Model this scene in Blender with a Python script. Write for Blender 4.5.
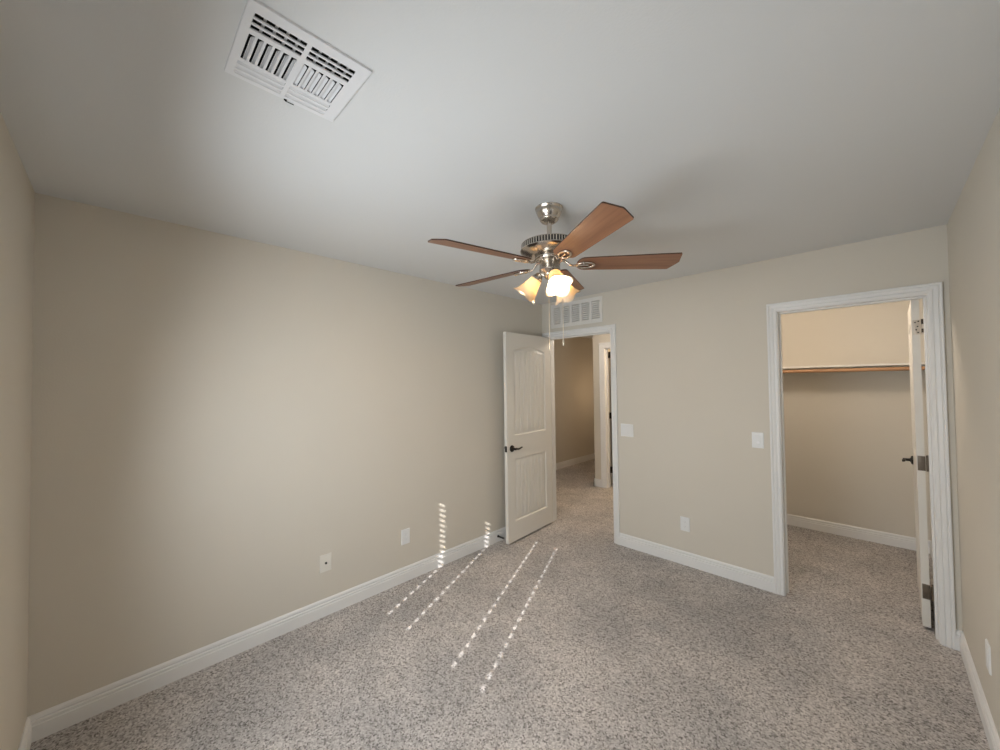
import bpy, bmesh, math, random
from mathutils import Vector, Matrix
random.seed(7)
S = bpy.context.scene
for o in list(bpy.data.objects): bpy.data.objects.remove(o)
COL = S.collection
PI = math.pi

# ------------------------------------------------------------------ room dimensions (metres)
W, D, H = 2.985, 3.6485, 2.434          # bedroom: x 0..W, y 0..D
BT = 0.12                               # wall thickness
HD = 3.77                               # far face of the wall with the doors
CB = 5.33                               # closet back wall
CL = 1.56                               # closet left wall
HX = -1.42                              # hall left wall
HB = 5.30                               # hall cross wall

# ------------------------------------------------------------------ camera
cam = bpy.data.cameras.new('camera'); co = bpy.data.objects.new('camera', cam); COL.objects.link(co)
yaw, pitch, roll = 0.78220585, 0.02241885, -0.01279612
F = Vector((-math.sin(yaw)*math.cos(pitch), math.cos(yaw)*math.cos(pitch), math.sin(pitch)))
R0 = Vector((math.cos(yaw), math.sin(yaw), 0)); U0 = R0.cross(F)
Rv = math.cos(roll)*R0 + math.sin(roll)*U0; Uv = -math.sin(roll)*R0 + math.cos(roll)*U0
m = Matrix((Rv, Uv, -F)).transposed().to_4x4(); m.translation = (2.67507, 0.27242, 1.54515)
co.matrix_world = m
cam.sensor_fit = 'HORIZONTAL'; cam.sensor_width = 36.0; cam.lens = 379.07/1000*36.0
cam.clip_start = 0.01
S.camera = co

# ------------------------------------------------------------------ light and exposure
S.view_settings.view_transform = 'Standard'; S.view_settings.look = 'None'
S.view_settings.gamma = 1.0; S.view_settings.use_curve_mapping = False
S.view_settings.exposure = 0.25
world = bpy.data.worlds.new('sky'); S.world = world; world.use_nodes = True
bg = world.node_tree.nodes['Background']; bg.inputs['Color'].default_value = (0.55, 0.75, 1.0, 1); bg.inputs['Strength'].default_value = 1.0

sun = bpy.data.lights.new('sun', 'SUN'); so = bpy.data.objects.new('sun', sun); COL.objects.link(so)
sd = Vector((-0.4067, 0.9135, -0.515)); sun.energy = 7.0; sun.angle = math.radians(0.25); sun.color = (1.0, 0.95, 0.92)
so.rotation_euler = sd.to_track_quat('-Z', 'Y').to_euler(); so.location = (4, -4, 4)

def area(name, loc, aim, sx, sy, power, color, spread=PI):
    l = bpy.data.lights.new(name, 'AREA'); l.shape = 'RECTANGLE'; l.size = sx; l.size_y = sy
    l.energy = power; l.color = color; l.spread = spread
    o = bpy.data.objects.new(name, l); COL.objects.link(o); o.location = loc
    o.rotation_euler = Vector(aim).to_track_quat('-Z', 'Y').to_euler(); return o
def point(name, loc, power, color, r=0.05):
    l = bpy.data.lights.new(name, 'POINT'); l.energy = power; l.color = color; l.shadow_soft_size = r
    o = bpy.data.objects.new(name, l); COL.objects.link(o); o.location = loc; return o
# daylight coming through the blinds of the window in the front wall
area('window_daylight', (1.435, 0.03, 1.36), (0, 1, -0.13), 1.2, 0.95, 27.0, (0.88, 0.945, 1.0), 2.65)
# weak fill added from the right wall, at an invented window out of view
area('side_fill', (W-0.03, 0.95, 1.36), (-1, 0, 0), 1.1, 0.95, 1.2, (0.88, 0.95, 1.0))
point('closet_lamp', (2.1, 4.05, 2.30), 14.0, (1.0, 0.86, 0.72), 0.08)
point('hall_lamp', (0.5, 4.5, 2.33), 15.0, (1.0, 0.86, 0.72), 0.08)
point('corridor_fill', (-0.75, 6.8, 1.4), 4.0, (1.0, 0.72, 0.46), 0.08)  # fill added to brighten the brown hall wall, no fixture there
point('bathroom_lamp', (0.5, 6.1, 2.2), 25.0, (1.0, 0.72, 0.42), 0.08)

# ------------------------------------------------------------------ materials
def mat(name, color, rough=0.5, metal=0.0, noise=None, bump=None, spec=0.5, coat=0.0):
    """noise=(scale, second colour, detail)  bump=(scale, strength, distance, detail)"""
    M = bpy.data.materials.new(name); M.use_nodes = True
    nt = M.node_tree; b = nt.nodes['Principled BSDF']
    b.inputs['Base Color'].default_value = (*color, 1); b.inputs['Roughness'].default_value = rough
    b.inputs['Metallic'].default_value = metal; b.inputs['Specular IOR Level'].default_value = spec
    b.inputs['Coat Weight'].default_value = coat
    tc = nt.nodes.new('ShaderNodeTexCoord')
    if noise:
        n = nt.nodes.new('ShaderNodeTexNoise'); n.inputs['Scale'].default_value = noise[0]; n.inputs['Detail'].default_value = noise[2]
        nt.links.new(tc.outputs['Object'], n.inputs['Vector'])
        mx = nt.nodes.new('ShaderNodeMix'); mx.data_type = 'RGBA'
        mx.inputs['A'].default_value = (*color, 1); mx.inputs['B'].default_value = (*noise[1], 1)
        nt.links.new(n.outputs['Fac'], mx.inputs['Factor']); nt.links.new(mx.outputs['Result'], b.inputs['Base Color'])
    if bump:
        n = nt.nodes.new('ShaderNodeTexNoise'); n.inputs['Scale'].default_value = bump[0]; n.inputs['Detail'].default_value = bump[3]
        nt.links.new(tc.outputs['Object'], n.inputs['Vector'])
        bp = nt.nodes.new('ShaderNodeBump'); bp.inputs['Strength'].default_value = bump[1]; bp.inputs['Distance'].default_value = bump[2]
        nt.links.new(n.outputs['Fac'], bp.inputs['Height']); nt.links.new(bp.outputs['Normal'], b.inputs['Normal'])
    return M
M_wall = mat('wall_paint', (0.66, 0.615, 0.535), 0.75, noise=(3.0, (0.68, 0.635, 0.555), 2), bump=(140, 0.25, 0.002, 3), spec=0.25)
M_ceil = mat('ceiling_paint', (0.725, 0.73, 0.725), 0.9, bump=(120, 0.25, 0.002, 3), spec=0.15)
M_trim = mat('trim_paint', (0.82, 0.815, 0.80), 0.4)
M_door = mat('door_paint', (0.76, 0.73, 0.67), 0.4, bump=(220, 0.12, 0.001, 2))
M_plastic = mat('white_plastic', (0.82, 0.82, 0.81), 0.35)
M_plate2 = mat('ivory_plastic', (0.78, 0.75, 0.68), 0.35)
M_vent = mat('vent_enamel', (0.80, 0.80, 0.81), 0.4)
M_grille = mat('grille_enamel', (0.76, 0.74, 0.70), 0.45)
M_dark = mat('duct_black', (0.006, 0.006, 0.006), 0.9)
M_duct = mat('duct_liner', (0.05, 0.05, 0.05), 0.9)
M_bronze = mat('dark_bronze', (0.035, 0.028, 0.022), 0.35, 0.7)
M_hinge = mat('aged_bronze', (0.16, 0.13, 0.10), 0.45, 0.7)
M_nickel = mat('brushed_nickel', (0.56, 0.51, 0.45), 0.24, 1.0, bump=(300, 0.04, 0.001, 2))
M_nickel_dark = mat('nickel_slot', (0.03, 0.028, 0.025), 0.6, 0.3)
M_rod = mat('rod_wood', (0.42, 0.22, 0.11), 0.5, noise=(9, (0.50, 0.28, 0.14), 3))
M_shelf = mat('shelf_paint', (0.78, 0.75, 0.70), 0.45)
M_rubber = mat('grey_rubber', (0.09, 0.085, 0.08), 0.8)
M_chain = mat('bead_chain', (0.75, 0.68, 0.55), 0.35, 0.6)

def carpet():
    M = bpy.data.materials.new('carpet_pile'); M.use_nodes = True; nt = M.node_tree; b = nt.nodes['Principled BSDF']
    b.inputs['Roughness'].default_value = 1.0; b.inputs['Specular IOR Level'].default_value = 0.05
    tc = nt.nodes.new('ShaderNodeTexCoord')
    def noise(sc, det, rough=0.6):
        n = nt.nodes.new('ShaderNodeTexNoise'); n.inputs['Scale'].default_value = sc; n.inputs['Detail'].default_value = det
        n.inputs['Roughness'].default_value = rough; nt.links.new(tc.outputs['Object'], n.inputs['Vector']); return n
    n1 = noise(150, 5, 0.85); n2 = noise(2.2, 3); n3 = noise(260, 3, 0.7)
    vo = nt.nodes.new('ShaderNodeTexVoronoi'); vo.inputs['Scale'].default_value = 140; nt.links.new(tc.outputs['Object'], vo.inputs['Vector'])
    sp = nt.nodes.new('ShaderNodeSeparateColor'); nt.links.new(vo.outputs['Color'], sp.inputs['Color'])
    mixv = nt.nodes.new('ShaderNodeMath'); mixv.operation = 'MULTIPLY_ADD'; mixv.inputs[1].default_value = 0.40   # tuft tone
    nt.links.new(sp.outputs['Red'], mixv.inputs[0])
    half = nt.nodes.new('ShaderNodeMath'); half.operation = 'MULTIPLY'; half.inputs[1].default_value = 0.60; nt.links.new(n1.outputs['Fac'], half.inputs[0])
    nt.links.new(half.outputs['Value'], mixv.inputs[2])
    r = nt.nodes.new('ShaderNodeValToRGB'); e = r.color_ramp.elements
    e[0].position = 0.27; e[0].color = (0.16, 0.144, 0.135, 1); e[1].position = 0.74; e[1].color = (0.80, 0.765, 0.745, 1)
    x = e.new(0.40); x.color = (0.46, 0.430, 0.412, 1)
    nt.links.new(mixv.outputs['Value'], r.inputs['Fac'])
    r2 = nt.nodes.new('ShaderNodeValToRGB'); e2 = r2.color_ramp.elements
    e2[0].position = 0.40; e2[0].color = (0.86, 0.86, 0.86, 1); e2[1].position = 0.62; e2[1].color = (1.08, 1.06, 1.04, 1)
    nt.links.new(n2.outputs['Fac'], r2.inputs['Fac'])
    mx = nt.nodes.new('ShaderNodeMix'); mx.data_type = 'RGBA'; mx.blend_type = 'MULTIPLY'; mx.inputs['Factor'].default_value = 1
    nt.links.new(r.outputs['Color'], mx.inputs['A']); nt.links.new(r2.outputs['Color'], mx.inputs['B'])
    nt.links.new(mx.outputs['Result'], b.inputs['Base Color'])
    ad = nt.nodes.new('ShaderNodeMath'); ad.operation = 'ADD'
    nt.links.new(mixv.outputs['Value'], ad.inputs[0]); nt.links.new(n3.outputs['Fac'], ad.inputs[1])
    bp = nt.nodes.new('ShaderNodeBump'); bp.inputs['Strength'].default_value = 0.6; bp.inputs['Distance'].default_value = 0.010
    nt.links.new(ad.outputs['Value'], bp.inputs['Height']); nt.links.new(bp.outputs['Normal'], b.inputs['Normal'])
    return M
M_carpet = carpet()

def wood(name, c1, c2, rough=0.4):
    M = bpy.data.materials.new(name); M.use_nodes = True; nt = M.node_tree; b = nt.nodes['Principled BSDF']
    b.inputs['Roughness'].default_value = rough
    tc = nt.nodes.new('ShaderNodeTexCoord'); mp = nt.nodes.new('ShaderNodeMapping'); mp.inputs['Scale'].default_value = (3, 45, 45)
    nt.links.new(tc.outputs['Object'], mp.inputs['Vector'])
    n = nt.nodes.new('ShaderNodeTexNoise'); n.inputs['Scale'].default_value = 1.0; n.inputs['Detail'].default_value = 5
    nt.links.new(mp.outputs['Vector'], n.inputs['Vector'])
    r = nt.nodes.new('ShaderNodeValToRGB'); e = r.color_ramp.elements
    e[0].position = 0.32; e[0].color = (*c1, 1); e[1].position = 0.68; e[1].color = (*c2, 1)
    nt.links.new(n.outputs['Fac'], r.inputs['Fac']); nt.links.new(r.outputs['Color'], b.inputs['Base Color'])
    return M
M_blade = wood('cherry_veneer', (0.205, 0.092, 0.048), (0.30, 0.142, 0.077))
M_edge = wood('blade_edge_stain', (0.05, 0.022, 0.014), (0.07, 0.032, 0.02))

def shade_glass():
    M = bpy.data.materials.new('frosted_glass'); M.use_nodes = True; nt = M.node_tree
    b = nt.nodes['Principled BSDF']; out = nt.nodes['Material Output']
    b.inputs['Base Color'].default_value = (0.82, 0.76, 0.64, 1); b.inputs['Roughness'].default_value = 0.35
    t = nt.nodes.new('ShaderNodeBsdfTranslucent'); t.inputs['Color'].default_value = (0.42, 0.35, 0.235, 1)
    mx = nt.nodes.new('ShaderNodeMixShader'); mx.inputs['Fac'].default_value = 0.45
    nt.links.new(b.outputs['BSDF'], mx.inputs[1]); nt.links.new(t.outputs['BSDF'], mx.inputs[2])
    nt.links.new(mx.outputs['Shader'], out.inputs['Surface']); return M
M_shade = shade_glass()
def emit(name, c, s):
    M = bpy.data.materials.new(name); M.use_nodes = True; b = M.node_tree.nodes['Principled BSDF']
    b.inputs['Base Color'].default_value = (0.9, 0.9, 0.9, 1); b.inputs['Emission Color'].default_value = (*c, 1); b.inputs['Emission Strength'].default_value = s; return M
M_bulb = emit('bulb_glow', (1.0, 0.74, 0.48), 235.0)
def pane_glass():
    M = bpy.data.materials.new('window_glass'); M.use_nodes = True; nt = M.node_tree; out = nt.nodes['Material Output']
    t = nt.nodes.new('ShaderNodeBsdfTransparent'); g = nt.nodes.new('ShaderNodeBsdfGlossy'); g.inputs['Roughness'].default_value = 0.02
    mx = nt.nodes.new('ShaderNodeMixShader'); mx.inputs['Fac'].default_value = 0.08
    nt.links.new(t.outputs['BSDF'], mx.inputs[1]); nt.links.new(g.outputs['BSDF'], mx.inputs[2]); nt.links.new(mx.outputs['Shader'], out.inputs['Surface']); return M
M_glass = pane_glass()

# ------------------------------------------------------------------ mesh helpers
def obj(name, bm, m, parent=None, smooth=None):
    bmesh.ops.recalc_face_normals(bm, faces=bm.faces[:])
    if smooth is not None:
        for f in bm.faces: f.smooth = True
        for e in bm.edges:
            if len(e.link_faces) == 2 and e.calc_face_angle(0) > math.radians(smooth): e.smooth = False
    me = bpy.data.meshes.new(name); bm.to_mesh(me); bm.free()
    for k in (m if isinstance(m, (list, tuple)) else [m]): me.materials.append(k)
    o = bpy.data.objects.new(name, me); COL.objects.link(o)
    if parent: o.parent = parent
    return o
def struct(name, bm, m, parent=None, smooth=None):
    o = obj(name, bm, m, parent, smooth); o['kind'] = 'structure'; return o
def tag(o, label, cat, group=None):
    o['label'] = label; o['category'] = cat
    if group: o['group'] = group
    return o
def empty(name, loc=(0, 0, 0), rz=0.0):
    o = bpy.data.objects.new(name, None); COL.objects.link(o); o.empty_display_size = 0.05
    o.location = loc; o.rotation_euler = (0, 0, rz); return o
def BM(): return bmesh.new()
def box(bm, a, b, bev=0.0, mi=0):
    """axis-aligned box from corner a to corner b, optionally bevelled"""
    t = bmesh.new(); bmesh.ops.create_cube(t, size=1.0)
    for v in t.verts:
        v.co = Vector([(a[i]+b[i])/2 + v.co[i]*(b[i]-a[i]) for i in range(3)])
    if bev: bmesh.ops.bevel(t, geom=t.edges[:], offset=bev, segments=2, affect='EDGES', profile=0.6)
    join(bm, t, mi=mi)
def join(bm, t, mat4=None, mi=0):
    if mat4 is not None: bmesh.ops.transform(t, matrix=mat4, verts=t.verts[:])
    mp = {v: bm.verts.new(v.co) for v in t.verts}
    for f in t.faces:
        try: g = bm.faces.new([mp[v] for v in f.verts]); g.material_index = max(mi, f.material_index)
        except ValueError: pass
    t.free()
def slab(us, ws, t0, t1, fn, holes=()):
    """plate with rectangular holes: fn(u, w, t) -> xyz; closed surface"""
    bm = BM()
    U = sorted(set([us[0], us[1]] + [x for h in holes for x in (h[0], h[1]) if us[0] < x < us[1]]))
    Wv = sorted(set([ws[0], ws[1]] + [x for h in holes for x in (h[2], h[3]) if ws[0] < x < ws[1]]))
    def full(i, j):
        if not (0 <= i < len(U)-1 and 0 <= j < len(Wv)-1): return False
        u = (U[i]+U[i+1])/2; w = (Wv[j]+Wv[j+1])/2
        return not any(h[0] < u < h[1] and h[2] < w < h[3] for h in holes)
    V = {}
    def v(i, j, k):
        if (i, j, k) not in V: V[(i, j, k)] = bm.verts.new(fn(U[i], Wv[j], (t0, t1)[k]))
        return V[(i, j, k)]
    for i in range(len(U)-1):
        for j in range(len(Wv)-1):
            if not full(i, j): continue
            for k in (0, 1): bm.faces.new([v(i, j, k), v(i+1, j, k), v(i+1, j+1, k), v(i, j+1, k)])
            for (di, dj, p, q) in ((-1, 0, (i, j), (i, j+1)), (1, 0, (i+1, j), (i+1, j+1)), (0, -1, (i, j), (i+1, j)), (0, 1, (i, j+1), (i+1, j+1))):
                if not full(i+di, j+dj): bm.faces.new([v(*p, 0), v(*q, 0), v(*q, 1), v(*p, 1)])
    return bm
def lathe(bm, prof, n=48, mat4=None, rfun=None, mi=0):
    """revolve (r, z) profile round z"""
    t = bmesh.new(); rings = []
    for (r, z) in prof:
        if r < 1e-5: rings.append([t.verts.new((0, 0, z))]); continue
        rings.append([t.verts.new(((rfun(r, z, a) if rfun else r)*math.cos(a), (rfun(r, z, a) if rfun else r)*math.sin(a), z)) for a in [2*PI*k/n for k in range(n)]])
    for A, B in zip(rings, rings[1:]):
        for k in range(n):
            k2 = (k+1) % n
            if len(A) == 1 and len(B) == 1: continue
            if len(A) == 1: t.faces.new([A[0], B[k], B[k2]])
            elif len(B) == 1: t.faces.new([A[k], A[k2], B[0]])
            else: t.faces.new([A[k], A[k2], B[k2], B[k]])
    join(bm, t, mat4, mi)
def tube(bm, pts, r, n=10, cap=True, mi=0):
    pts = [Vector(p) for p in pts]; rs = r if isinstance(r, (list, tuple)) else [r]*len(pts)
    up = None; rings = []
    for i, p in enumerate(pts):
        d = (pts[min(i+1, len(pts)-1)] - pts[max(i-1, 0)]).normalized()
        if up is None: up = d.orthogonal().normalized()
        up = (up - d*up.dot(d)).normalized(); s = d.cross(up)
        rings.append([bm.verts.new(p + rs[i]*(math.cos(2*PI*k/n)*up + math.sin(2*PI*k/n)*s)) for k in range(n)])
    for A, B in zip(rings, rings[1:]):
        for k in range(n):
            f = bm.faces.new([A[k], A[(k+1) % n], B[(k+1) % n], B[k]]); f.material_index = mi
    if cap:
        bm.faces.new(rings[0][::-1]).material_index = mi; bm.faces.new(rings[-1]).material_index = mi
def sweep(bm, prof, path, fn, closed_prof=True):
    """mitred moulding: path = list of (u, w, outward-mitre vector); prof = (offset, thickness); fn(u, w, t)->xyz"""
    rings = []
    for (u, w, mu, mw) in path:
        rings.append([bm.verts.new(fn(u+mu*o, w+mw*o, t)) for (o, t) in prof])
    n = len(prof)
    for A, B in zip(rings, rings[1:]):
        for k in range(n if closed_prof else n-1):
            bm.faces.new([A[k], A[(k+1) % n], B[(k+1) % n], B[k]])
    bm.faces.new(rings[0]); bm.faces.new(rings[-1][::-1])
def prism(bm, poly, z0, z1, mat4=None, mi=0, bev=0.0):
    t = bmesh.new(); vs = [t.verts.new((x, y, z0)) for x, y in poly]; f = t.faces.new(vs)
    r = bmesh.ops.extrude_face_region(t, geom=[f]); bmesh.ops.translate(t, verts=[v for v in r['geom'] if isinstance(v, bmesh.types.BMVert)], vec=(0, 0, z1-z0))
    if bev: bmesh.ops.bevel(t, geom=t.edges[:], offset=bev, segments=2, affect='EDGES')
    join(bm, t, mat4, mi)

# ------------------------------------------------------------------ the shell
D1L, D1R, D1T = 0.074, 0.841, 2.040      # bedroom door: jamb faces and head
D2L, D2R, D2T = 2.173, 2.896, 2.040      # closet door
JT = 0.019
struct('floor', slab((HX-0.3, W+0.3), (-0.3, 8.2), -0.12, 0.0, lambda u, w, t: (u, w, t)), M_carpet)
CV = (1.404, 1.686, 0.476, 0.770)         # ceiling register plate
struct('ceiling', slab((HX-0.3, W+0.3), (-0.3, 8.2), H, H+0.15, lambda u, w, t: (u, w, t), [(CV[0]+.02, CV[1]-.02, CV[2]+.02, CV[3]-.02)]), M_ceil)
struct('wall_left', slab((-BT, HD), (0, H), -BT, 0, lambda u, w, t: (t, u, w)), M_wall)
WX0, WX1, WZ0, WZ1 = 0.80, 2.07, 0.84, 1.90
WY0, WY1 = 0.37, 1.53  # opening for the added side window
struct('wall_front', slab((0, W+BT), (0, H), -BT, 0, lambda u, w, t: (u, t, w), [(WX0, WX1, WZ0, WZ1)]), M_wall)
struct('wall_right', slab((0, CB+BT), (0, H), W, W+BT, lambda u, w, t: (t, u, w), [(WY0, WY1, WZ0, WZ1)]), M_wall)
WV = (0.137, 0.762, 2.145, 2.400)         # return grille plate
struct('wall_back', slab((0, W), (0, H), D, HD, lambda u, w, t: (u, t, w),
       [(D1L-JT, D1R+JT, -1, D1T+JT), (D2L-JT, D2R+JT, -1, D2T+JT), (WV[0]+.03, WV[1]-.03, WV[2]+.03, WV[3]-.03)]), M_wall)
struct('wall_hall_front', slab((HX, -BT), (0, H), HD-0.05, HD, lambda u, w, t: (u, t, w)), M_wall)
struct('wall_hall_left', slab((HD-0.05, 8.0), (0, H), HX-BT, HX, lambda u, w, t: (t, u, w)), M_wall)
BDL, BDR, BDT = -0.150, 0.585, 2.040     # bathroom door in the hall cross wall
struct('wall_hall_back', slab((-0.345, CL-BT), (0, H), HB, HB+BT, lambda u, w, t: (u, t, w), [(BDL-JT, BDR+JT, -1, BDT+JT)]), M_wall)
struct('wall_hall_corridor', slab((HB+BT, 8.0), (0, H), -0.345, -0.345+BT, lambda u, w, t: (t, u, w)), M_wall)
struct('wall_hall_end', slab((HX, -0.345), (0, H), 7.9, 8.0, lambda u, w, t: (u, t, w)), M_wall)
struct('wall_closet_left', slab((HD, 8.0), (0, H), CL-BT, CL, lambda u, w, t: (t, u, w)), M_wall)
struct('wall_closet_back', slab((CL, W), (0, H), CB, CB+BT, lambda u, w, t: (u, t, w)), M_wall)
struct('wall_bathroom_back', slab((-0.225, CL-BT), (0, H), 7.0, 7.1, lambda u, w, t: (u, t, w)), M_wall)

# baseboards: profile (height, thickness)
BH = 0.112
BPROF = [(0, 0), (0, .0145), (.066, .0145), (.070, .0105), (.073, .0138), (.083, .0135), (.086, .0080), (.090, .0078), (.094, .0112), (.104, .0095), (BH, .004), (BH, 0)]
def base(name, u0, u1, fn):
    bm = BM()
    A = [bm.verts.new(fn(u0, z, t)) for z, t in BPROF]; B = [bm.verts.new(fn(u1, z, t)) for z, t in BPROF]
    n = len(BPROF)
    for k in range(n): bm.faces.new([A[k], A[(k+1) % n], B[(k+1) % n], B[k]])
    bm.faces.new(A); bm.faces.new(B[::-1])
    return struct(name, bm, M_trim)
CW = 0.0575; RV = 0.005
base('baseboard_left', 0.0, D, lambda u, z, t: (t, u, z))
base('baseboard_front', 0.0, W, lambda u, z, t: (u, t, z))
base('baseboard_right', 0.0, D, lambda u, z, t: (W-t, u, z))
base('baseboard_back', D1R+RV+CW, D2L-RV-CW, lambda u, z, t: (u, D-t, z))
base('baseboard_back_corner', D2R+RV+CW, W, lambda u, z, t: (u, D-t, z))
base('baseboard_closet_back', CL, W, lambda u, z, t: (u, CB-t, z))
base('baseboard_closet_left', HD, CB, lambda u, z, t: (CL+t, u, z))
base('baseboard_closet_right', HD, CB, lambda u, z, t: (W-t, u, z))
base('baseboard_hall_left', HD, 7.9, lambda u, z, t: (HX+t, u, z))
base('baseboard_hall_back', -0.345-.0145, BDL-RV-CW-.02, lambda u, z, t: (u, HB-t, z))
base('baseboard_hall_corridor', HB-.0145, 7.9, lambda u, z, t: (-0.345-t, u, z))

# casings and jambs
CPROF = [(0, 0), (0, .008), (.004, .0105), (.016, .0115), (.020, .0075), (.024, .0120), (.038, .0150), (.042, .0110), (.046, .0165), (.054, .0175), (CW, .0150), (CW, 0)]
def doorway(name, L, Rr, T, y_front, y_back, stop, sides=(True, False), head_l=1.0, cw=1.0):
    """casing on the near side (and far side), jamb lining and stop of one opening, as one trim"""
    root = empty(name, ((L+Rr)/2, y_front, 0)); root['kind'] = 'structure'
    def add(nm, bm):
        o = struct(nm, bm, M_trim, root); o.matrix_parent_inverse = Matrix.Translation((-(L+Rr)/2, -y_front, 0)); return o
    prof = [(a*cw, b) for a, b in CPROF]
    l, r, t = L-RV, Rr+RV, T+RV
    path = [(l, 0, -1, 0), (l, t, -1, 1), (r, t, 1, 1), (r, 0, 1, 0)]
    if sides[0]:
        bm = BM(); sweep(bm, prof, path, lambda u, w, q: (u, y_front-q, w)); add('casing', bm)
    if sides[1]:
        bm = BM(); sweep(bm, prof, path, lambda u, w, q: (u, y_back+q, w)); add('casing', bm)
    bm = BM()
    box(bm, (L-JT, y_front, 0), (L, y_back, T+JT)); box(bm, (Rr, y_front, 0), (Rr+JT, y_back, T+JT)); box(bm, (L, y_front, T), (Rr, y_back, T+JT))
    add('jamb', bm)
    s0, s1 = stop; bm = BM()
    box(bm, (L, s0, 0), (L+.011, s1, T-.011), .002); box(bm, (Rr-.011, s0, 0), (Rr, s1, T-.011), .002); box(bm, (L, s0, T-.011), (Rr, s1, T), .002)
    add('door_stop_strip', bm)
    return root
doorway('trim_1', D1L, D1R, D1T, D, HD, (D+.040, D+.075))
doorway('trim_2', D2L, D2R, D2T, D, HD, (D+.045, D+.080), sides=(True, True))
doorway('trim_3', BDL, BDR, BDT, HB, HB+BT, (HB+.045, HB+.080), cw=1.4)

# ------------------------------------------------------------------ moulded door leaf
LT = 0.035
def leaf_mesh(width, height):
    """local: hinge edge at u=0, width along +x, thickness y 0..LT, z 0..height; plank panels pressed in both faces"""
    st = 0.112
    panels = [(st, width-st, 0.185, 0.790, 0.0), (st, width-st, 1.015, 1.852, 0.044)]
    def top(pl, u):
        c = (pl[0]+pl[1])/2; hw = (pl[1]-pl[0])/2; x = (u-c)/hw
        return pl[3] + pl[4]*max(0.0, 1-x*x) if pl[4] else pl[3]
    def depth(u, z):
        for pl in panels:
            d = min(u-pl[0], pl[1]-u, z-pl[2], (top(pl, u)-z)*(0.93 if pl[4] else 1))
            if d <= 0: continue
            if d < .010: return -.0120*(d/.010)
            if d < .020: return -.0120
            if d < .038: return -.0120 + .0090*(d-.020)/.018
            x = (u-pl[0]-.038)/(pl[1]-pl[0]-.076)*8
            f = abs(x-round(x))*(pl[1]-pl[0]-.076)/8
            g = 0.0 if round(x) in (0, 8) else max(0.0, 1-f/.0070)
            return -.0030 - .0095*g
        return 0.0
    us = sorted(set([round(width*i/150, 5) for i in range(151)]))
    pl = panels[0]
    extra = []
    for e in (0, .010, .020, .038): extra += [pl[0]+e, pl[1]-e]
    for k in range(1, 8):
        c = pl[0]+.038+(pl[1]-pl[0]-.076)*k/8; extra += [c-.0070, c, c+.0070]
    us = sorted(set([round(x, 5) for x in us if all(abs(x-e) > .002 for e in extra)] + [round(e, 5) for e in extra]))
    zs = []
    z = 0.0
    def span(a, b, step):
        n = max(1, int(round((b-a)/step))); return [a+(b-a)*i/n for i in range(n)]
    marks = [0, .185, .195, .205, .223, .752, .770, .780, .790, 1.015, 1.025, 1.035, 1.053, 1.770, 1.900, height]
    for a, b in zip(marks, marks[1:]): zs += span(a, b, .004 if a == 1.770 else .05)
    zs.append(height)
    bm = BM()
    G = [[[bm.verts.new((u, (LT+depth(u, zz)) if s else -depth(u, zz), zz)) for u in us] for zz in zs] for s in (0, 1)]
    for s in (0, 1):
        for j in range(len(zs)-1):
            for i in range(len(us)-1):
                q = [G[s][j][i], G[s][j][i+1], G[s][j+1][i+1], G[s][j+1][i]]
                bm.faces.new(q if s == 0 else q[::-1])
    for j in range(len(zs)-1):
        for i in (0, -1): bm.faces.new([G[0][j][i], G[0][j+1][i], G[1][j+1][i], G[1][j][i]])
    for i in range(len(us)-1):
        for j in (0, -1): bm.faces.new([G[0][j][i], G[0][j][i+1], G[1][j][i+1], G[1][j][i]])
    return bm
def lever(bm, u, y, z, side, direc):
    """rose and wave lever on face y, sticking out along side (+1/-1), pointing along direc in u"""
    m4 = Matrix.Translation((u, y, z)) @ Matrix.Rotation(-side*PI/2, 4, 'X')
    lathe(bm, [(0, 0), (.032, 0), (.033, .004), (.030, .010), (.018, .013), (.011, .018), (.010, .045), (.012, .052), (0, .053)], 28, m4)
    yy = y + side*.046
    pts = [(u-direc*.008, yy, z), (u+direc*.015, yy, z+.001), (u+direc*.040, yy+side*.004, z-.004), (u+direc*.065, yy+side*.005, z-.001), (u+direc*.090, yy+side*.003, z+.006), (u+direc*.108, yy, z+.004)]
    tube(bm, pts, [.0095, .0100, .0085, .0080, .0072, .0050], 12)
def hinge_mesh(leaf_len=.030, u_dir=-1, v_dir=1):
    """butt hinge: one leaf on the door edge plane (y-z), one on the jamb, knuckle barrel"""
    bm = BM()
    return bm

# bedroom door, standing open against the left wall
a1 = math.radians(3.8)
d1 = empty('door_1', (D1L+.003, D-.002, 0.020), -PI/2 + a1)
d1['kind'] = 'structure'
# local x runs from the hinge to the free edge; local +y points to the hall side face
L1 = struct('leaf', leaf_mesh(.762, 2.022), M_door, d1, 32)
bm = BM(); lever(bm, .762-.066, LT, .895, 1, -1); lever(bm, .762-.066, 0, .895, -1, -1); o = struct('door_handle', bm, M_bronze, d1, 40); o['label'] = 'dark bronze wave lever'
bm = BM(); box(bm, (.762-.001, .005, .867), (.7635, .030, .924), .0005); box(bm, (.763, .010, .886), (.770, .024, .905), .002); o = struct('latch_plate', bm, M_bronze, d1)
for z in (.21, 1.01, 1.80):
    bm = BM(); box(bm, (-.0025, .003, z-.045), (.0005, LT-.003, z+.045)); tube(bm, [(-.002, -.006, z-.046), (-.002, -.006, z+.046)], .0065, 12)
    o = struct('hinge', bm, M_hinge, d1, 40)
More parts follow.
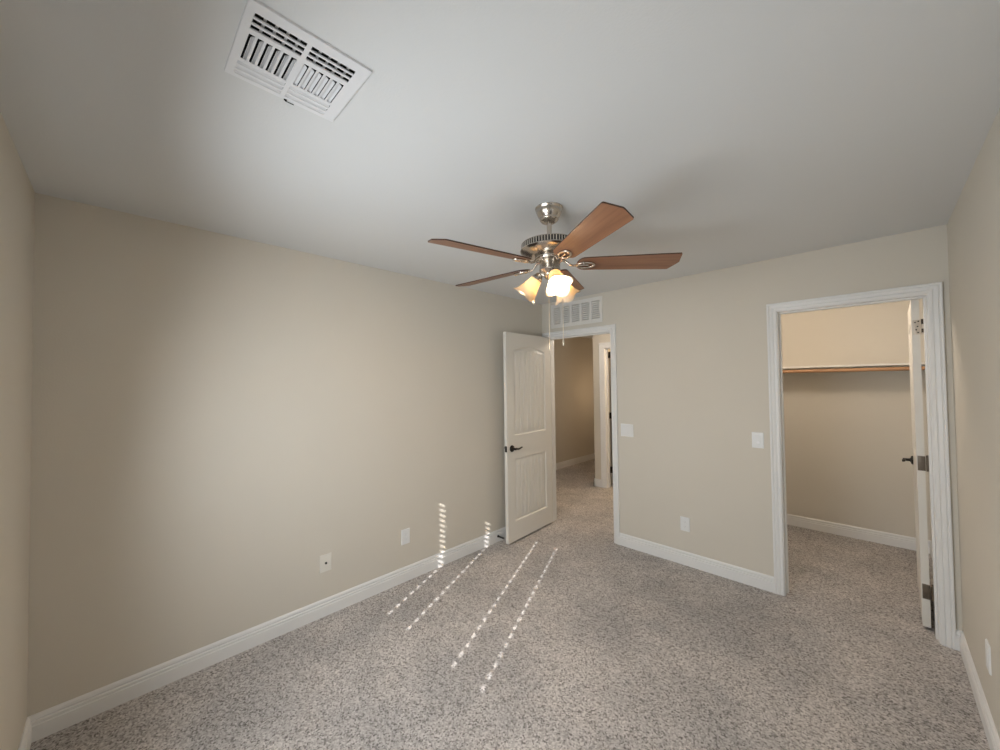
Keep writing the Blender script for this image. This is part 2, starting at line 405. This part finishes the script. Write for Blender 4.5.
# closet door, standing open into the closet along its right wall
a2 = math.radians(91.2)
d2 = empty('door_2', (D2R-.003, HD+.010, 0.018), PI - a2)
d2['kind'] = 'structure'
L2 = struct('leaf', leaf_mesh(.714, 2.024), M_door, d2, 32)
L2.location = (0, .020-.0, 0)
bm = BM(); lever(bm, .714-.066, LT+.020, .92, 1, -1); o = struct('door_handle', bm, M_nickel_dark, d2, 40); o['label'] = 'dark lever'
M_pale = mat('painted_hinge', (0.66, 0.60, 0.52), 0.4, 0.2, noise=(40, (0.50, 0.42, 0.34), 2))
for z, mm, lab in ((.215, M_hinge, None), (1.0, M_hinge, None), (1.845, M_pale, 'pale paint-spattered hinge')):
    bm = BM()
    box(bm, (-.0030, .018, z-.045), (.0003, .020+LT-.004, z+.045), .0008)
    tube(bm, [(-.003, .009, z-.046), (-.003, .009, z+.046)], .0068, 14)
    tube(bm, [(-.003, .009, z+.046), (-.003, .009, z+.052)], [.0085, .004], 12)
    box(bm, (-.006, -.0, z-.045), (-.001, .012, z+.045), .0006)
    for k in (-.03, 0, .03):
        lathe(bm, [(0, .001), (.0035, .001), (.004, 0)], 10, Matrix.Translation((-.003, .034+(.006 if k == 0 else 0), z+k)) @ Matrix.Rotation(-PI/2, 4, 'Y'))
    o = struct('hinge', bm, mm, d2, 40)
    if lab:
        o['label'] = lab; bm = BM()
        for (y, k) in ((.026, .036), (.040, .030), (.030, .004), (.036, -.016), (.028, -.034)):
            lathe(bm, [(0, .0022), (.0035, .0020), (.0042, 0)], 10, Matrix.Translation((-.003, y, z+k)) @ Matrix.Rotation(-PI/2, 4, 'Y'))
        tube(bm, [(-.0035, .008, z+.016), (-.0035, .008, z+.047)], .0074, 12); tube(bm, [(-.0035, .008, z-.036), (-.0035, .008, z-.012)], .0074, 12)
        struct('screw', bm, M_bronze, o, 40)['label'] = 'dark screws and pin'
# bathroom door across the hall, open into the bathroom
d3 = empty('door_3', (BDL+.030, HB+BT+.006, 0.02), math.radians(92)); d3['kind'] = 'structure'
L3 = struct('leaf', leaf_mesh(.70, 2.02), M_door, d3, 32); L3.location = (.0, -.050, 0)
for z in (.23, 1.03, 1.93):
    bm = BM(); box(bm, (-.0030, -.046, z-.045), (.0003, -.016, z+.045)); tube(bm, [(-.004, -.008, z-.046), (-.004, -.008, z+.046)], .0075, 12)
    box(bm, (-.026, -.010, z-.045), (-.001, .030, z+.045))
    struct('hinge', bm, M_bronze, d3, 40)

# ------------------------------------------------------------------ window in the front wall, with closed blinds
HOLES = (1.006, 1.243, 1.701, 1.934); PITCH = .0437
WZ0, WZ1 = 0.84, 1.90
def window(name, a0, a1, loc, rz, hole_u):
    """local u along the wall, +y into the room, wall face at y=0; frame, two panes, sill and closed slatted blind"""
    w1 = empty(name, loc, rz); w1['kind'] = 'structure'
    bm = slab((a0, a1), (WZ0, WZ1), -.115, -.075, lambda u, w, t: (u, t, w), [(a0+.04, (a0+a1)/2-.02, WZ0+.04, WZ1-.04), ((a0+a1)/2+.02, a1-.04, WZ0+.04, WZ1-.04)]); struct('window_frame', bm, M_trim, w1)
    bm = BM(); box(bm, (a0+.04, -.097, WZ0+.04), ((a0+a1)/2-.02, -.093, WZ1-.04)); box(bm, ((a0+a1)/2+.02, -.097, WZ0+.04), (a1-.04, -.093, WZ1-.04)); struct('pane', bm, M_glass, w1)
    bm = BM(); box(bm, (a0, -.075, WZ0-.02), (a1, .020, WZ0), .004); struct('window_sill', bm, M_trim, w1)
    bm = BM(); box(bm, (a0, -.060, WZ1-.045), (a1, -.002, WZ1), .004); struct('blind_headrail', bm, M_trim, w1)
    z = .862
    while z < 1.855:
        zc = z; holed = hole_u and .865 < zc < 1.81
        hs = [(x-.013, x+.013, -.0115, .0115) for x in HOLES] if holed else []
        tl = math.radians(9)
        bm = slab((a0, a1), (-.0255, .0255), -.0015, .0015, lambda u, w, t: (u, -.020 + t*math.cos(tl) + w*math.sin(tl), zc + w*math.cos(tl) - t*math.sin(tl)), hs)
        struct('blind_slat', bm, M_trim, w1); z += PITCH
    bm = BM(); box(bm, (a0, -.045, WZ0), (a1, -.005, WZ0+.018), .003); struct('blind_bottom_rail', bm, M_trim, w1)
window('window_1', WX0, WX1, (0, 0, 0), 0, True)
window('added_side_window', WY0, WY1, (W, 0, 0), PI/2, False)  # added window out of view, built to go with the side fill

# ------------------------------------------------------------------ ceiling fan
FX, FY = 1.512, 1.812
fan = tag(empty('ceiling_fan', (FX, FY, H)), 'brushed nickel five-blade ceiling fan with cherry blades and three lit frosted glass shades', 'ceiling fan')
bm = BM(); lathe(bm, [(0, 0), (.070, 0), (.071, -.004), (.068, -.010), (.066, -.013), (.0655, -.018), (.062, -.030), (.055, -.044), (.050, -.050), (.0485, -.053), (.0490, -.057), (.046, -.063), (.038, -.071), (.026, -.076), (.0, -.076)], 56)
obj('canopy', bm, M_nickel, fan, 35)
bm = BM(); lathe(bm, [(0, -.070), (.0125, -.070), (.0125, -.156), (.020, -.158), (.020, -.170), (0, -.170)], 24); obj('downrod', bm, M_nickel, fan, 40)
# motor housing: shallow dome, ribbed band, tapering bowl
bm = BM()
lathe(bm, [(0, -.166), (.030, -.167), (.075, -.171), (.118, -.178), (.137, -.183), (.143, -.186), (.144, -.189), (.136, -.190), (.136, -.214), (.144, -.215), (.1485, -.217), (.149, -.220), (.146, -.224), (.136, -.230), (.112, -.240), (.090, -.245), (.080, -.246), (0, -.246)], 72)
obj('motor_housing', bm, M_nickel, fan, 35)
bm = BM()
NR = 64
for k in range(NR):
    a = 2*PI*k/NR; t = bmesh.new(); bmesh.ops.create_cube(t, size=1)
    bmesh.ops.scale(t, verts=t.verts[:], vec=(.011, .0068, .027)); bmesh.ops.bevel(t, geom=t.edges[:], offset=.0015, segments=1, affect='EDGES')
    join(bm, t, Matrix.Rotation(a, 4, 'Z') @ Matrix.Translation((.1395, 0, -.202)))
obj('vented_band', bm, M_nickel, fan)
bm = BM(); lathe(bm, [(.1368, -.1905), (.1368, -.2135)], 72); obj('band_backing', bm, M_nickel_dark, fan, 40)
bm = BM(); lathe(bm, [(0, -.246), (.072, -.246), (.074, -.250), (.074, -.262), (.070, -.268), (.056, -.270), (0, -.270)], 56); obj('flywheel', bm, M_nickel, fan, 35)
bm = BM(); lathe(bm, [(0, -.268), (.050, -.268), (.052, -.272), (.052, -.312), (.054, -.315), (.054, -.320), (.048, -.328), (.034, -.334), (.030, -.340), (.030, -.350), (.022, -.360), (.010, -.366), (.008, -.374), (0, -.376)], 48); obj('switch_housing', bm, M_nickel, fan, 35)

def blade_poly():
    """outline, local x outward from x0 to x1"""
    x0, x1, w0, w1 = .135, .644, .056, .072
    pts = []
    for k in range(0, 13):                                   # rounded inner end
        a = PI/2 + PI*k/12
        pts.append((x0+.042+.042*math.cos(a)*1.0, w0*math.sin(a)))
    pts += [(x1-.018, -w1), (x1-.014, -w1+.002), (x1-.012, -w1+.006), (x1, 0.004), (x1-.003, .012), (x1-.034, w1-.003), (x1-.041, w1)]
    return pts
BLZ = -.288                                                  # blade plane below the ceiling
TILT = math.radians(-13)
proto = None
def blade_mesh():
    bm = BM(); poly = blade_poly(); t = bmesh.new()
    vs = [t.verts.new((x, y, -.003)) for x, y in poly]; f = t.faces.new(vs)
    r = bmesh.ops.extrude_face_region(t, geom=[f]); bmesh.ops.translate(t, verts=[v for v in r['geom'] if isinstance(v, bmesh.types.BMVert)], vec=(0, 0, .006))
    for f in t.faces: f.material_index = 1 if abs(f.normal.z) < .5 else 0
    bmesh.ops.recalc_face_normals(t, faces=t.faces[:])
    for f in t.faces: f.material_index = 1 if (abs(f.normal.z) < .5 or f.calc_center_median().z > .002) else 0
    join(bm, t); return bm
def iron_mesh():
    """blade iron: arm from the flywheel, dropping to an open oval plate screwed under the blade"""
    bm = BM()
    tube(bm, [(.052, 0, .022), (.072, 0, .020), (.088, 0, .008), (.100, 0, -.004), (.115, 0, -.009), (.140, 0, -.0095)], [.010, .008, .0065, .0055, .0055, .006], 12)
    n = 36; cx, ra, rb = .178, .043, .024
    ring = [(cx+ra*math.cos(2*PI*k/n), rb*math.sin(2*PI*k/n), -.0085) for k in range(n+1)]
    rr = [.0062]*(n+1); tube(bm, ring, rr, 10, cap=False)
    tube(bm, [(cx-ra, 0, -.0085), (cx+ra*.35, 0, -.0075)], .0055, 10)
    for (x, y) in ((cx+ra*.92, 0), (cx-.012, rb), (cx-.012, -rb)):
        lathe(bm, [(0, -.0165), (.005, -.0155), (.0068, -.012), (.0068, -.004), (0, -.004)], 14, Matrix.Translation((x, y, 0)))
    return bm
def tiltmat(bm):
    bmesh.ops.transform(bm, matrix=Matrix.Rotation(TILT, 4, 'X'), verts=bm.verts[:]); return bm
ANG = (-102, -30, 42, 113, 186)
b0 = obj('blade', tiltmat(blade_mesh()), [M_blade, M_edge], fan)
i0 = obj('blade_iron', tiltmat(iron_mesh()), M_nickel, b0, 45)
for k, a in enumerate(ANG):
    if k == 0: b, i = b0, i0
    else:
        b = b0.copy(); COL.objects.link(b); b.parent = fan
        i = i0.copy(); COL.objects.link(i); i.parent = b
    b.location = (0, 0, BLZ); b.rotation_euler = (0, 0, math.radians(a))

# three-arm light kit
LTILT = math.radians(40)
def shade_mesh():
    bm = BM(); n = 64
    S_ = [(.000, .024, 0), (.004, .028, 0), (.018, .031, .00), (.038, .036, .02), (.060, .042, .05), (.080, .049, .08), (.096, .057, .11), (.108, .065, .14)]
    outer, inner = [], []
    for (s, r, k) in S_:
        outer.append([(r*(1+k*math.cos(4*a)), a, s+.05*k*math.cos(4*a)) for a in [2*PI*i/n for i in range(n)]])
        inner.append([((r-.0028)*(1+k*math.cos(4*a)), a, s+.05*k*math.cos(4*a)) for a in [2*PI*i/n for i in range(n)]])
    rings = outer + inner[::-1]
    V = [[bm.verts.new((r*math.cos(a), r*math.sin(a), -s)) for (r, a, s) in ring] for ring in rings]
    for A, B in zip(V, V[1:]):
        for k in range(n): bm.faces.new([A[k], A[(k+1) % n], B[(k+1) % n], B[k]])
    return bm
def bulb_mesh():
    bm = BM(); lathe(bm, [(0, -.012), (.012, -.014), (.014, -.026), (.018, -.036), (.026, -.050), (.0295, -.064), (.028, -.076), (.020, -.088), (.010, -.093), (0, -.094)], 32); return bm
def holder_mesh():
    bm = BM(); lathe(bm, [(0, .030), (.010, .029), (.019, .020), (.024, .008), (.0285, .002), (.0285, -.008), (.026, -.008), (.026, 0), (0, 0)], 32); return bm
LA = (-35, -155, 85)
for az in LA:
    a = math.radians(az); dv = Vector((math.sin(LTILT)*math.cos(a), math.sin(LTILT)*math.sin(a), -math.cos(LTILT)))
    p0 = Vector((.066*math.cos(a), .066*math.sin(a), -.352))
    rot = Matrix.Rotation(a, 4, 'Z') @ Matrix.Rotation(-LTILT, 4, 'Y')
    m4 = Matrix.Translation(p0) @ rot
    bm = BM(); st = p0 - dv*.026
    tube(bm, [(.026*math.cos(a), .026*math.sin(a), -.342), (.040*math.cos(a), .040*math.sin(a), -.334), tuple(st+Vector((0, 0, .006))), tuple(p0-dv*.02)], [.009, .009, .009, .009], 12)
    t = holder_mesh(); join(bm, t, m4); arm = obj('lamp_arm', bm, M_nickel, fan, 40)
    t = shade_mesh(); bmesh.ops.transform(t, matrix=m4 @ Matrix.Rotation(PI/4, 4, 'Z'), verts=t.verts[:]); sh = obj('lamp_shade', t, M_shade, arm, 60)
    t = bulb_mesh(); bmesh.ops.transform(t, matrix=m4, verts=t.verts[:]); obj('bulb', t, M_bulb, arm, 60)
# pull chains
for (dx, zb) in ((.010, -.690), (.080, -.670)):
    x = -.012+dx*.707; y = -.012+dx*.707
    x, y = x*1.0, y*1.0
    bm = BM(); tube(bm, [(x*.6, y*.6, -.345), (x, y, -.42), (x, y, zb)], .0016, 6)
    zz = -.42
    lathe(bm, [(0, zb+.002), (.0028, zb), (.0042, zb-.014), (.0034, zb-.030), (0, zb-.034)], 12, Matrix.Translation((x, y, 0)))
    obj('pull_chain', bm, M_chain, fan, 50)

# ------------------------------------------------------------------ ceiling supply register
reg = tag(empty('ceiling_vent', ((CV[0]+CV[1])/2, (CV[2]+CV[3])/2, H)), 'white four-way air supply register set in the ceiling near the front wall', 'vent')
RX, RY = (CV[0]+CV[1])/2, (CV[2]+CV[3])/2
def rp(nm, bm, m, smooth=None):
    bmesh.ops.translate(bm, verts=bm.verts[:], vec=(-RX, -RY, -H)); return obj(nm, bm, m, reg, smooth)
PA, PB = (.493, .610), (.622, .737)
XS = (1.649, 1.629, 1.609)                       # three slots running along y
XB = (1.468, 1.447, 1.426)                       # three closed slots on the far side
holes = []
for (y0, y1) in (PA, PB):
    for x in XS: holes.append((x-.0072, x+.0072, y0, y1))
    for x in XB: holes.append((x-.0068, x+.0068, y0, y1))
    n = 6; pw = (y1-y0)/n
    for k in range(n): holes.append((1.487, 1.585, y0+pw*k+.003, y0+pw*(k+1)-.003))
bm = slab((CV[0], CV[1]), (CV[2], CV[3]), H-.004, H-.0025, lambda u, w, t: (u, w, t), holes)
bmesh.ops.translate(bm, verts=bm.verts[:], vec=(0, 0, -.003))
# turned-up rim that meets the ceiling
box(bm, (CV[0]-.001, CV[2]-.001, H-.0065), (CV[0], CV[3]+.001, H)); box(bm, (CV[1], CV[2]-.001, H-.0065), (CV[1]+.001, CV[3]+.001, H))
box(bm, (CV[0], CV[2]-.001, H-.0065), (CV[1], CV[2], H)); box(bm, (CV[0], CV[3], H-.0065), (CV[1], CV[3]+.001, H))
rp('face_plate', bm, M_vent)
ZP = H-.0055
def fin(c0, c1, lean, h, th=.0007):
    """thin plate from edge line c0-c1 at plate level rising by h and leaning by the vector lean"""
    bm = BM(); d = Vector(lean).to_3d(); c0 = Vector((*c0, ZP)); c1 = Vector((*c1, ZP))
    mid = d*.35 + Vector((0, 0, h*.55)); topv = d + Vector((0, 0, h))
    nrm = (c1-c0).cross(topv).normalized()*th
    ps = [c0, c0+mid, c0+topv]; qs = [c1, c1+mid, c1+topv]
    A = [bm.verts.new(p+nrm) for p in ps]; B = [bm.verts.new(q+nrm) for q in qs]; A2 = [bm.verts.new(p-nrm) for p in ps]; B2 = [bm.verts.new(q-nrm) for q in qs]
    for k in (0, 1):
        bm.faces.new([A[k], A[k+1], B[k+1], B[k]]); bm.faces.new([A2[k], B2[k], B2[k+1], A2[k+1]])
        bm.faces.new([A[k], A2[k], A2[k+1], A[k+1]]); bm.faces.new([B[k], B[k+1], B2[k+1], B2[k]])
    bm.faces.new([A[0], B[0], B2[0], A2[0]]); bm.faces.new([A[2], A2[2], B2[2], B[2]])
    return bm
for pi, (y0, y1) in enumerate((PA, PB)):
    for x in XS: rp('fin', fin((x-.0066, y0), (x-.0066, y1), (-.014, 0, 0), .011), M_vent)
    for x in XB: rp('fin', fin((x-.0066, y0), (x-.0066, y1), (.0135, 0, 0), .006), M_vent)
    n = 6; pw = (y1-y0)/n
    for k in range(n):
        if pi == 0: c = y0+pw*(k+1)-.0032; c -= .0072; rp('fin', fin((1.470, c), (1.574, c), (0, .0110, 0), .0075), M_vent)
        else: c = y0+pw*(k+1)-.0052; rp('fin', fin((1.470, c), (1.574, c), (0, -.0115, 0), .0075), M_vent)
# damper blades seen across the slots, duct box behind
for (y0, y1) in (PA, PB):
    for k in range(1, 5):
        y = y0 + (y1-y0)*k/4.6
        bm = BM(); box(bm, (1.585, y-.0030, H+.003), (1.662, y+.0030, H+.007)); rp('damper_blade', bm, M_vent)
bm = slab((CV[0]+.0205, CV[1]-.0205), (CV[2]+.0205, CV[3]-.0205), H+.060, H+.064, lambda u, w, t: (u, w, t))
a_, b_, c_, d_ = CV[0]+.0205, CV[1]-.0205, CV[2]+.0205, CV[3]-.0205
box(bm, (a_, c_, H+.001), (a_+.002, d_, H+.06)); box(bm, (b_-.002, c_, H+.001), (b_, d_, H+.06)); box(bm, (a_, c_, H+.001), (b_, c_+.002, H+.06)); box(bm, (a_, d_-.002, H+.001), (b_, d_, H+.06))
rp('duct_box', bm, M_dark)
bm = BM(); box(bm, (1.4035, .624, H-.010), (1.4085, .632, H-.0055), .001); box(bm, (1.4035, .6270, H-.0115), (1.4050, .652, H-.0095), .0004); rp('damper_lever', bm, M_bronze)
for (x, y) in ((1.608, .482), (1.470, .482), (1.618, .757), (1.470, .765)):
    bm = BM(); lathe(bm, [(0, -.0075), (.003, -.0070), (.0042, -.0052), (.0042, -.004)], 14, Matrix.Translation((x, y, H))); rp('screw', bm, M_vent)

# ------------------------------------------------------------------ return-air grille above the bedroom door
gr = tag(empty('wall_vent', ((WV[0]+WV[1])/2, D, (WV[2]+WV[3])/2)), 'white return-air grille with five columns of louvres above the bedroom doorway', 'vent')
GX, GZ = (WV[0]+WV[1])/2, (WV[2]+WV[3])/2
def gp(nm, bm, m):
    bmesh.ops.translate(bm, verts=bm.verts[:], vec=(-GX, -D, -GZ)); return obj(nm, bm, m, gr)
gx0, gx1, gz0, gz1 = WV[0]+.032, WV[1]-.026, WV[2]+.034, WV[3]-.032
cols = []; cwid = (gx1-gx0-4*.026)/5
for k in range(5): cols.append((gx0+k*(cwid+.026), gx0+k*(cwid+.026)+cwid))
NL = 9; lp = (gz1-gz0)/NL
holes = [(c0, c1, gz0+lp*j+.006, gz0+lp*(j+1)-.005) for (c0, c1) in cols for j in range(NL)]
bm = slab((WV[0], WV[1]), (WV[2], WV[3]), D-.0075, D-.006, lambda u, w, t: (u, t, w), holes)
e = .0015
box(bm, (WV[0]-e, D-.0075, WV[2]-e), (WV[0], D, WV[3]+e)); box(bm, (WV[1], D-.0075, WV[2]-e), (WV[1]+e, D, WV[3]+e))
box(bm, (WV[0], D-.0075, WV[2]-e), (WV[1], D, WV[2])); box(bm, (WV[0], D-.0075, WV[3]), (WV[1], D, WV[3]+e))
gp('face_plate', bm, M_grille)
for (c0, c1) in cols:
    for j in range(NL):
        zt = gz0+lp*(j+1)-.0052; zb = gz0+lp*j+.0100
        bm = BM(); t = .0006
        vs = [(c0, D-.0072, zt), (c1, D-.0072, zt), (c1, D+.010, zb), (c0, D+.010, zb)]
        A = [bm.verts.new((x, y, z+t)) for x, y, z in vs]; B = [bm.verts.new((x, y, z-t)) for x, y, z in vs]
        bm.faces.new(A); bm.faces.new(B[::-1])
        for k in range(4): bm.faces.new([A[k], A[(k+1) % 4], B[(k+1) % 4], B[k]])
        gp('louvre', bm, M_grille)
bm = BM(); box(bm, (WV[0]+.0305, D+.05, WV[2]+.0305), (WV[1]-.0305, D+.055, WV[3]-.0305)); gp('backing', bm, M_duct)
for (x, z) in ((WV[0]+.012, GZ), (WV[1]-.010, GZ)):
    bm = BM(); lathe(bm, [(0, .0098), (.003, .0092), (.0042, .0075), (.0042, .006)], 14, Matrix.Translation((x, D, z)) @ Matrix.Rotation(PI/2, 4, 'X')); gp('screw', bm, M_grille)

# ------------------------------------------------------------------ wall plates (local: x right, z up, y = towards the wall; face looks to -y)
def plate(root, w, h, m, cut=None):
    bm = BM()
    t = slab((-w/2, w/2), (-h/2, h/2), -.0058, -.0, lambda u, z, q: (u, q, z), cut or [])
    join(bm, t)
    # soft bevel: bring in the outer front corners
    for v in bm.verts:
        if v.co.y < -.005 and abs(abs(v.co.x)-w/2) < 1e-6: v.co.x *= (1-.0028/(w/2))
        if v.co.y < -.005 and abs(abs(v.co.z)-h/2) < 1e-6: v.co.z *= (1-.0028/(h/2))
    return obj('cover_plate', bm, m, root)
def screws(root, pts, m):
    for (x, z) in pts:
        bm = BM(); lathe(bm, [(0, .0068), (.0025, .0064), (.0032, .0056), (.0032, .004)], 12, Matrix.Translation((x, 0, z)) @ Matrix.Rotation(PI/2, 4, 'X')); obj('screw', bm, m, root)
def rocker(root, x, m, up=True, w=.0325, h=.0655):
    bm = BM(); s = 1 if up else -1
    pr = [(-.0035, -h/2), (-.0072-.0018*(s < 0), -h/2+.001), (-.0068, 0), (-.0072-.0018*(s > 0), h/2-.001), (-.0035, h/2)]
    A = [bm.verts.new((x-w/2, y, z)) for y, z in pr]; B = [bm.verts.new((x+w/2, y, z)) for y, z in pr]
    n = len(pr)
    for k in range(n): bm.faces.new([A[k], A[(k+1) % n], B[(k+1) % n], B[k]])
    bm.faces.new(A); bm.faces.new(B[::-1]); return obj('rocker', bm, m, root)
def duplex(root, m):
    """decorator-style receptacle with two slotted outlets"""
    bm = BM(); t = slab((-.0165, .0165), (-.0330, .0330), -.0072, -.003, lambda u, z, q: (u, q, z),
        [h for c in (-.0185, .0185) for h in ((-.0075, -.0055, c-.001, c+.007), (.0055, .0075, c, c+.007), (-.0022, .0022, c-.0085, c-.0045))])
    join(bm, t); obj('receptacle', bm, m, root)
    bm = BM(); box(bm, (-.0150, -.0034, -.031), (.0150, -.0028, .031)); obj('slot_backing', bm, M_dark, root)
CUT1 = [(-.0168, .0168, -.0333, .0333)]
# coax plate on the left wall
r = tag(empty('cable_plate', (0, 1.268, .348), -PI/2), 'ivory wall plate with one dark coaxial jack low on the left wall', 'wall plate')
r.rotation_euler = (0, 0, PI/2); plate(r, .078, .116, M_plate2); screws(r, ((0, .041), (0, -.041)), M_plate2)
bm = BM(); lathe(bm, [(.0075, .004), (.0075, .0066), (.0062, .0070), (.0048, .0072), (.0048, .0150), (.0030, .0150), (.0030, .008), (0, .008)], 20, Matrix.Rotation(PI/2, 4, 'X')); o = obj('coaxial_jack', bm, M_bronze, r, 40); o['label'] = 'dark coaxial jack'
# outlets
def outlet(loc, rz, label, m=M_plastic):
    r = tag(empty('wall_outlet', loc, rz), label, 'outlet', 'wall outlets'); plate(r, .076, .118, m, CUT1); duplex(r, m); screws(r, ((0, .048), (0, -.048)), m); return r
outlet((0, 1.881, .345), PI/2, 'white wall outlet low on the left wall, right of the plate with the dark jack', M_plastic)
outlet((1.498, D, .340), 0, 'white wall outlet low on the back wall between the two doorways')
outlet((W, 2.893, .355), -PI/2, 'white wall outlet low on the right wall near the closet doorway')
# switches
r = tag(empty('light_switch', (.996, D, 1.090)), 'white square two-rocker light switch right of the bedroom doorway', 'light switch', 'light switches')
plate(r, .126, .120, M_plastic, [(-.0400, -.0060, -.0335, .0335), (.0060, .0400, -.0335, .0335)]); rocker(r, -.023, M_plastic); rocker(r, .023, M_plastic, False)
screws(r, ((-.023, .049), (.023, .049), (-.023, -.049), (.023, -.049)), M_plastic)
r = tag(empty('light_switch', (2.032, D, 1.097)), 'white single light switch with a bright lower rocker left of the closet doorway', 'light switch', 'light switches')
plate(r, .076, .118, M_plastic, CUT1)
M_bright = mat('bright_rocker', (0.93, 0.93, 0.93), 0.25)
rocker(r, 0, M_plastic, True, .0325, .0655)
bm = BM(); box(bm, (-.006, -.0115, -.026), (.0145, -.0065, -.006), .0015); o = obj('slider_button', bm, M_bright, r); o['label'] = 'bright white button'
screws(r, ((0, .048), (0, -.048)), M_plastic)

# spring door stop on the left baseboard, behind the open door
ds = tag(empty('door_stop', (.0145, 2.895, .055)), 'small dark spring door stop on the left baseboard behind the open bedroom door', 'door stop')
bm = BM(); lathe(bm, [(0, 0), (.012, 0), (.012, .004), (.008, .007), (0, .007)], 20, Matrix.Rotation(PI/2, 4, 'Y')); obj('base', bm, M_bronze, ds, 40)
bm = BM(); pts = []
for k in range(0, 121):
    a = 2*PI*k/10; pts.append((.006+.055*k/120, .0062*math.cos(a), .0062*math.sin(a)))
tube(bm, pts, .0012, 6); obj('spring', bm, M_bronze, ds, 60)
bm = BM(); lathe(bm, [(0, .060), (.008, .060), (.009, .064), (.009, .072), (.006, .076), (0, .076)], 20, Matrix.Rotation(PI/2, 4, 'Y')); obj('rubber_tip', bm, M_rubber, ds, 40)

# ------------------------------------------------------------------ closet shelf and rod
sh = tag(empty('closet_shelf', ((CL+W)/2, CB, 1.660)), 'long painted shelf across the closet back wall above the wooden rod', 'shelf')
bm = BM(); hw = (W-CL)/2; box(bm, (-hw, -.305, 0), (hw, 0, .018), .0015); obj('board', bm, M_shelf, sh)
bm = BM(); box(bm, (-hw, -.019, -.062), (hw, 0, -.0005), .0015); obj('cleat', bm, M_wall, sh)
rd = tag(empty('clothes_rod', ((CL+W)/2, CB-.285, 1.628)), 'round wooden clothes rod hanging just under the closet shelf', 'clothes rod')
bm = BM(); tube(bm, [(-hw+.004, 0, 0), (hw-.004, 0, 0)], .0165, 20); obj('pole', bm, M_rod, rd, 40)
for s in (-1, 1):
    bm = BM(); lathe(bm, [(0, 0), (.028, 0), (.028, .006), (.020, .008), (.020, .022), (.0175, .022), (.0175, .008), (0, .008)], 24, Matrix.Translation((s*hw, 0, 0)) @ Matrix.Rotation(-s*PI/2, 4, 'Y')); obj('socket', bm, M_plastic, rd, 40)
bpy.context.view_layer.update()
